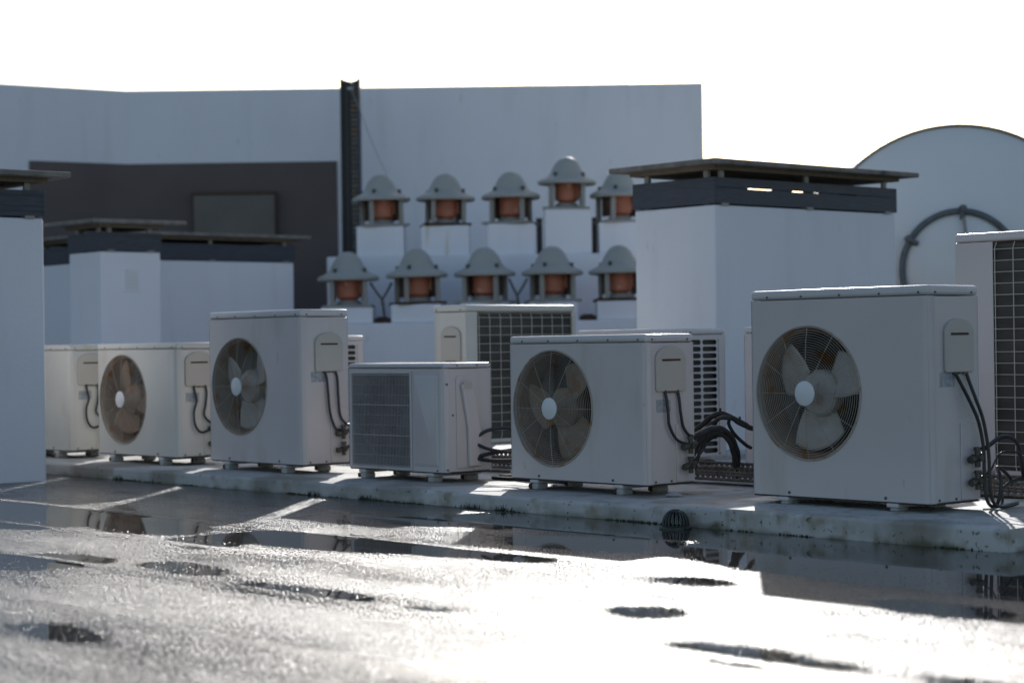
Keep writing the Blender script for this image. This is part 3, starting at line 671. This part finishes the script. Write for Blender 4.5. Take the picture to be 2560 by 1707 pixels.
crun([(-7.45, 6.55, .115), (-7.3, 6.5, .135), (-7.1, 6.5, .125), (-6.95, 6.52, .12)], .026, 'whitepipe', 'white_pipe')
crun([(-7.45, 6.62, .15), (-7.3, 6.6, .175), (-7.1, 6.6, .165), (-6.95, 6.6, .16)], .016)
crun([(-7.45, 6.45, .100), (-7.3, 6.46, .104), (-7.1, 6.47, .102), (-6.95, 6.48, .100)], .012)
crun([(-7.45, 6.40, .096), (-7.3, 6.42, .095), (-7.1, 6.43, .098), (-6.95, 6.42, .095)], .009)
# cables right of the nearest unit
cc = thing('cable_loop', 'black cables looping down to the plinth right of the nearest unit', 'cables', W(-4.4, 6.4, PT), 0)
def drun(pts, r, m='cable', name='black_cable'):
    inv = -W(-4.4, 6.4, PT)
    return MB().tube([p+inv for p in smooth([W(*q) for q in pts], 8)], r, 8).build(name, M[m], cc)
drun([(-4.504, 6.32, 0.324), (-4.484, 6.345, 0.347), (-4.464, 6.37, 0.37), (-4.45, 6.395, 0.375), (-4.437, 6.42, 0.366), (-4.426, 6.44, 0.342), (-4.431, 6.46, 0.299), (-4.436, 6.48, 0.256), (-4.444, 6.5, 0.223)], .0085)
drun([(-4.509, 6.32, 0.227), (-4.48, 6.333, 0.246), (-4.467, 6.347, 0.282), (-4.458, 6.36, 0.308), (-4.445, 6.373, 0.318), (-4.424, 6.387, 0.32), (-4.387, 6.4, 0.314)], .0038)
drun([(-4.491, 6.35, 0.112), (-4.471, 6.357, 0.116), (-4.46, 6.363, 0.146), (-4.456, 6.37, 0.203), (-4.468, 6.377, 0.234), (-4.49, 6.393, 0.256), (-4.488, 6.42, 0.249), (-4.482, 6.447, 0.227), (-4.479, 6.473, 0.207), (-4.443, 6.5, 0.21), (-4.38, 6.56, .21)], .0075)
drun([(-4.468, 6.38, 0.168), (-4.471, 6.42, 0.187), (-4.467, 6.46, 0.202), (-4.443, 6.5, 0.213), (-4.38, 6.57, .215)], .007)
drun([(-4.476, 6.28, 0.1055), (-4.46, 6.322, 0.106), (-4.443, 6.365, 0.118), (-4.426, 6.408, 0.127), (-4.41, 6.45, 0.135)], .003, 'thin', 'green_wire')

# roof drain and small disc
def drain():
    root = thing('roof_drain', 'black ribbed dome strainer against the plinth at the crack', 'drain', W(-5.46, 5.635, GZ), 0)
    R_ = .052; H_ = .062
    MB().lathe([(R_+.012, 0), (R_+.012, .006), (R_, .010), (R_-.004, .012)], 32).build('base_ring', M['drain'], root)
    g = MB()
    for i in range(20):
        a = 2*PI*i/20; pts = []
        for j in range(8):
            t = j/7*PI/2*.86; r = R_*math.cos(t)**.75; z = .010+H_*math.sin(t); pts.append((r*math.cos(a), r*math.sin(a), z))
        g.tube(pts, .0032, 6)
    g.build('rib', M['drain'], root)
    MB().lathe([(.020, .058), (.024, .068), (.017, .076), (0, .078)], 24).build('cap', M['drain'], root)
    MB().lathe([(R_-.012, .001), (0, .001)], 20).build('sump', M['dark'], root)
drain()
t_ = MB().lathe([(0, .026), (.012, .022), (.036, .013), (.036, .008), (.02, .004), (.018, 0)], 28).build('floor_disc', M['foot']); t_.location = W(-5.985, 6.17, PT)
tag(t_, 'small pale round cap lying on the plinth below the rusty fan unit', 'disc')

# ------------------------------------------------------------------ rendered chimneys with louvre bands and slab caps
def chimney(u, v, lt, ls, zt, zb, zs, label, slots=False, grille=False, oh=.15):
    """corner nearest the viewer at u, v; wall top zt, band top zb, slab underside zs"""
    root = thing('chimney', label, 'chimney', W(u, v, 0), -A, 'white rendered chimneys with slab caps')
    MB().box(-lt, 0, 0, ls, -.01, zt).build('wall', M['stucco'], root, bevel=.012, seg=3)
    o = .008; t = .022; z0 = zt+.008; bm_ = MB()
    cuts = [(.30, .54), (.72, 1.00), (1.18, 1.36)] if slots else []
    zm = z0+(zb-z0)*.60
    bm_.box(-lt-o, o, -o, -o+t, z0, zb); bm_.box(-lt-o, o, ls+o-t, ls+o, z0, zb); bm_.box(-lt-o, -lt-o+t, -o+t, ls+o-t, z0, zb)
    if slots:
        bm_.box(o-t, o, -o+t, ls+o-t, z0, zm); bm_.box(o-t, o, -o+t, ls+o-t, zm+.007, zb)
        y = -o+t
        for a, b in cuts: bm_.box(o-t, o, y, a, zm, zm+.007); y = b
        bm_.box(o-t, o, y, ls+o-t, zm, zm+.007)
    else: bm_.box(o-t, o, -o+t, ls+o-t, z0, zb)
    band = bm_.build('louvre_band', M['navy'], root, bevel=.002)
    for k in range(1, 5):
        z = z0+(zb-z0)*k/5
        if abs(z-zm) < .012: continue
        MB().box(-lt-o-.002, o+.002, -o-.002, ls+o+.002, z-.0016, z+.0016).build('band_groove', M['dark'], band) if not slots else None
    bl = MB()
    ys = [.09, ls*.5, ls-.09] if ls > 1 else [.09, ls-.09]; xs = [-.09, -lt+.09]
    for y in ys: MB().box(-.035, o-t-.001, y-.018, y+.018, zt, zs).build('post', M['hoodmetal'], root); MB().box(o-t-.03, o+.004, y-.03, y+.03, zt-.003, zt+.012).build('bracket', M['hoodmetal'], root)
    for x in xs: MB().box(x-.018, x+.018, .02, .045, zt, zs).build('post', M['hoodmetal'], root)
    for y in (ys[0], ys[-1]): MB().box(-lt+.02, -lt+.045, y-.018, y+.018, zt, zs).build('post', M['hoodmetal'], root)
    MB().box(-lt-.02, .02, -.02, ls+.02, zs, zs+.026).build('soffit_board', M['wood'], root)
    MB().box(-lt-oh, oh, -oh, ls+oh, zs+.026, zs+.058).build('slab_cap', M['slab'], root, bevel=.006)
    if grille:
        g = MB()
        for k in range(6): g.box(.001, .010, .22, .34, zt-.30+k*.028, zt-.284+k*.028)
        g.box(.001, .007, .19, .37, zt-.325, zt-.317); g.build('vent_grille', M['plastic_white'], root)
    return root
chimney(-8.342, 8.989, .693, 1.776, 1.591, 1.760, 1.806, 'wide white chimney behind the nearest unit, three bright slots in its navy band', slots=True, oh=.115)
chimney(-10.2, 3.55, 1.2, 1.893, 1.50, 1.655, 1.70, 'white chimney standing on the roof at the left edge, nearest the viewer', oh=.115)
chimney(-14.194, 8.08, .52, .55, 1.547, 1.70, 1.74, 'narrow white chimney with small wall vent, left of centre behind the yellowish unit', grille=True, oh=.16)
chimney(-15.35, 8.97, 1.6, 1.80, 1.545, 1.70, 1.735, 'broad white chimney behind the narrow one, in front of the dark grey wall', oh=.12)

# ------------------------------------------------------------------ big white wall with grey cladding
bw = thing('boundary_wall', 'tall white wall across the back with a dark grey painted area', 'wall')
ZW = 3.612
kx, ky = -4.22, 22.0; c31, s31 = math.cos(math.radians(31)), math.sin(math.radians(31))
ex, ey = kx-8*c31, ky-8*s31
def slab_poly(pts, th, z0, z1):
    """pts in plan, thickened backwards"""
    a = [Vector((x, y)) for x, y in pts]; nn = []
    for i in range(len(a)):
        d = ((a[min(i+1, len(a)-1)]-a[i]).normalized()+(a[i]-a[max(i-1, 0)]).normalized()).normalized(); nn.append(Vector((-d.y, d.x)))
    out = [(p.x, p.y) for p in a]+[((a[i]+nn[i]*th).x, (a[i]+nn[i]*th).y) for i in reversed(range(len(a)))]
    return MB().prism(out, z0, z1, 'xy')
slab_poly([(ex, ey), (kx-.3, ky-.18), (kx, ky), (kx+.4, ky), (2.147, ky)], .28, -.01, ZW).build('wall_face', M['stucco'], bw, bevel=.015)
gx, gy = kx-1.11*c31, ky-1.11*s31
slab_poly([(gx+.015, gy-.028), (kx-.3, ky-.18-.030), (kx, ky-.03), (-1.905, ky-.03)], .024, -.01, 2.80).build('grey_cladding', M['greywall'], bw, bevel=.003)
pn = MB().box(-3.475, -2.585, 21.86, 21.955, 1.2, 2.44).build('metal_panel', M['greypanel'], None, bevel=.006)
tag(pn, 'grey metal panel with rusty brown top edge on the dark grey wall', 'panel')
MB().box(-3.49, -2.57, 21.845, 21.96, 2.441, 2.475).build('top_edge', M['brownedge'], pn, bevel=.004)
MB().box(-2.583, -2.568, 21.85, 21.958, 1.2, 2.44).build('side_edge', M['brownedge'], pn)
# upright steel channel
st_ = thing('steel_post', 'dark steel channel standing above the top of the white wall', 'post', (-1.685, 21.2, 0), 0)
MB().box(-.105, -.075, -.06, .09, 0, 3.60).build('flange', M['dark'], st_, bevel=.003)
MB().box(.075, .105, -.06, .09, 0, 3.60).build('flange', M['navy'], st_, bevel=.003)
MB().prism([(-.074, 0), (.074, 0), (.074, 3.596), (.045, 3.588), (.0, 3.575), (-.04, 3.588), (-.074, 3.598)], .05, .06, 'xz').build('web', M['dark'], st_)
g = MB()
for i in range(70): g.box(-.005, .073, .01, .03, .05+i*.05, .085+i*.05)
g.build('rungs', M['galv'], st_)
MB().box(-.074, -.012, -.02, .045, .0, 3.57).build('duct', M['dark'], st_)
for x, z in ((.022, 3.555), (.020, 3.495), (-.012, 3.495)):
    MB().lathe([(0, -.016), (.012, -.012), (.017, 0), (.012, .012), (0, .016)], 14, (x, -.03, z)).build('bokeh_ball', M['plastic_white'], st_)  # white balls standing in for blurred highlights at the post top
gw = MB().tube(smooth([(-1.68, 21.16, 3.50), (-1.58, 21.0, 3.27), (-1.46, 20.8, 2.95), (-1.33, 20.4, 2.66), (-1.18, 19.9, 2.38), (-1.02, 19.6, 2.16)], 10), .004, 6).build('guy_wire', M['thin'])
tag(gw, 'thin wire sloping from the top of the steel post down to the left fans', 'wire')

# ------------------------------------------------------------------ stepped masonry with mushroom exhaust fans
LW = [(-1.525, -1.740, -1.268, 1.109, 0), (-.878, -1.100, -.639, 1.132, 1), (-.261, -.467, -.019, 1.135, 0), (.376, .161, .601, 1.136, 0), (1.014, .781, 1.221, 1.138, 1)]
UP = [(-1.280, -1.479, -1.026, 1.903, 2), (-.646, -.858, -.396, 1.903, 2), (-.011, -.219, .234, 1.912, 0), (.533, .328, .782, 2.045, 0), (1.070, .851, 1.271, 1.912, 0)]
bl = thing('stepped_plinth', 'white stepped masonry block carrying two rows of exhaust fans', 'plinth', (0, 18.1, 0), 0)
MB().box(-1.78, 2.2, 0, .92, -.01, .963).build('lower_step', M['stucco'], bl, bevel=.012)
MB().box(-1.76, 2.2, .922, 1.9, -.01, 1.612).build('upper_step', M['stucco'], bl, bevel=.012)
for c, x0, x1, z, k in LW: MB().box(x0, x1, .06, .52, .965, z).build('stack', M['stucco_stain' if k else 'stucco'], bl, bevel=.008)
for c, x0, x1, z, k in UP: MB().box(x0, x1, 1.02, 1.46, 1.614, z).build('stack', M['stucco_stain' if k else 'stucco'], bl, bevel=.008)
def exhaust(rusty=0):
    root = thing('exhaust_fan', 'x', 'exhaust fan', group='mushroom exhaust fans on the stepped block')
    R_ = .283
    h = MB().lathe([(R_-.012, .0), (R_, .004), (R_+.002, .030), (R_-.02, .046), (.225, .062), (.188, .084), (.165, .112), (.148, .145), (.131, .18), (.108, .216), (.078, .247), (.040, .266), (0, .271)], 48)
    h.lathe([(R_-.012, .0), (.2, .045), (0, .09)], 48)
    ho = h.build('hood', M['hood'], root)
    for k in range(4):
        a = PI/4+k*PI/2+.2
        MB().cyl((.192*math.cos(a), .192*math.sin(a), .070), (.192*math.cos(a), .192*math.sin(a), .112), .017, 10).build('knob', M['drain'], ho)
    MB().cyl((0, 0, -.150), (0, 0, .04), .116, 24).cyl((0, 0, -.18), (0, 0, -.150), .07, 20, .106).box(.09, .135, -.05, .04, -.12, .0).build('motor', M['orange'], root)
    MB().cyl((0, 0, -.222), (0, 0, -.181), .13, 24, .10).build('motor_seat', M['hoodmetal'], root)
    MB().box(-.158, -.124, -.06, .06, -.18, .02).build('motor_bracket', M['rust'], root); MB().box(.124, .158, -.06, .06, -.18, .02).build('motor_bracket', M['rust'], root)
    for k in range(4):
        a = PI/4+k*PI/2+.08; MB().box(-.020, .020, -.020, .020, -.225, .06).build('post', M['hoodmetal'], root, loc=(.212*math.cos(a), .212*math.sin(a), 0))
    MB().box(-.226, .226, -.226, .226, -.248, -.224).build('base_plate', M['rust' if rusty else 'hoodmetal'], root, bevel=.004)
    return root
pc_, pr_ = exhaust(0), exhaust(1)
words = ['first', 'second', 'third', 'fourth', 'fifth']
first = {0: True, 1: True}
def place_fan(x, y, z, rusty, label, rz):
    src = pr_ if rusty else pc_
    if first[rusty]: o = src; first[rusty] = False
    else: o = copy_tree(src)
    o.location = (x, y, z); o.rotation_euler = (random.uniform(-.018, .018), random.uniform(-.018, .018), rz); o['label'] = label
lab_l = ['lower row exhaust fan nearest the dark grey wall, leftmost of its row', 'lower row exhaust fan on a brown rusted plate, second from left',
         'lower row exhaust fan in the middle of its row, above the back cream unit', 'lower row exhaust fan directly below the raised one', 'lower row exhaust fan partly hidden by the wide chimney']
lab_u = ['upper row exhaust fan next to the dark steel post, over rust streaks', 'upper row exhaust fan with a rusted corner, second from the steel post',
         'upper row exhaust fan just left of the raised one', 'highest exhaust fan, standing on the tallest white stack', 'upper row exhaust fan half hidden by the chimney slab']
for i, (c, x0, x1, z, k) in enumerate(LW): place_fan((x0+x1)/2, 18.39, z+.248, int(k > 0), lab_l[i], .35*math.sin(i*2.3))
for i, (c, x0, x1, z, k) in enumerate(UP): place_fan((x0+x1)/2, 19.34, z+.248, int(k > 0 and i == 1), lab_u[i], .35*math.sin(i*1.7+1))
# forked conduits and boxes between the lower fans
for nm, xa, xb, xm, zt, lb in (('a', -1.30, -1.10, -1.19, 1.34, 'forked grey conduit between the two leftmost lower exhaust fans'), ('b', -.02, .15, .055, 1.36, 'forked grey conduit between the third and fourth lower exhaust fans')):
    root = thing('forked_conduit', lb, 'conduit', (xm, 18.35, .965), 0)
    for s_, x in (('l', xa), ('r', xb)): MB().tube(smooth([(x-xm, 0, zt-.965), ((x-xm)*.5, 0, zt-1.05), (0, 0, zt-1.13), (.01, 0, zt-1.2), (.02, 0, .03)], 6), .012, 8).build('conduit', M['gasket'], root)
for x, lb in ((-1.185, 'dark box on the lower step between the two leftmost fans'), (.70, 'dark box on the lower step near the wide chimney')):
    o = MB().box(-.075, .075, -.05, .05, 0, .045).box(-.05, .05, -.03, .03, .045, .058).build('junction_box', M['rust'], bevel=.004); o.location = (x, 18.3, .965); tag(o, lb, 'box')
for x, lb in ((.285, 'dark upright strip left of the tallest white stack'), (.822, 'dark upright strip right of the tallest white stack')):
    o = MB().box(-.028, .028, -.03, .03, 0, .36).box(-.034, .034, -.036, .036, .36, .375).build('upright_strip', M['greypanel'], bevel=.003); o.location = (x, 19.6, 1.614); tag(o, lb, 'duct')  # narrow dark boxes on either side of the tallest stack

# ------------------------------------------------------------------ tank
tk = thing('storage_tank', 'big white cylindrical tank with a round dark ringed hatch, at the right', 'tank', (3.39, 15.0, 0), 0)
zc, RT = 1.19, 1.168
MB().lathe([(0, -.20), (.3, -.19), (.6, -.155), (.85, -.10), (1.02, -.04), (1.13, .01), (RT-.012, .03), (RT-.012, 2.6), (0, 2.7)], 96, (0, 0, zc), 'y').build('shell', M['tank'], tk, ang=25)
MB().lathe([(RT-.016, .02), (RT+.006, .0), (RT+.006, .04), (RT-.011, .04)], 96, (0, 0, zc), 'y').build('rim', M['hoodmetal'], tk, ang=30)
mh = MB().lathe([(0, -.255), (.2, -.25), (.36, -.225), (.41, -.20)], 64, (-.05, 0, zc+.07), 'y').build('hatch', M['tank'], tk)
n_ = 96
MB().tube([(-.05+.435*math.cos(2*PI*i/n_), -.215, zc+.07+.435*math.sin(2*PI*i/n_)) for i in range(n_)], .024, 12, closed=True).build('hatch_ring', M['gasket'], mh)
for a in (88, 149, 210, 31, 330, 270):
    ar = math.radians(a); x, z = -.05+.455*math.cos(ar), zc+.07+.455*math.sin(ar); x2, z2 = -.05+.375*math.cos(ar), zc+.07+.375*math.sin(ar)
    b_ = MB().cyl((x2, -.232, z2), (x+.02*math.cos(ar), -.235, z+.02*math.sin(ar)), .020, 12); b_.cyl((x, -.20, z), (x, -.275, z), .026, 6); b_.build('hatch_clamp', M['gasket'], mh)
MB().tube([(-.035, -.27, zc+.45), (-.02, -.275, zc+.30), (-.012, -.275, zc+.12)], .013, 10).build('hatch_handle', M['hoodmetal'], mh)
for x in (-.55, .55): MB().box(x-.10, x+.10, .3, .6, 0, .45).box(x-.10, x+.10, 1.9, 2.2, 0, .45).build('saddle', M['foot'], tk)
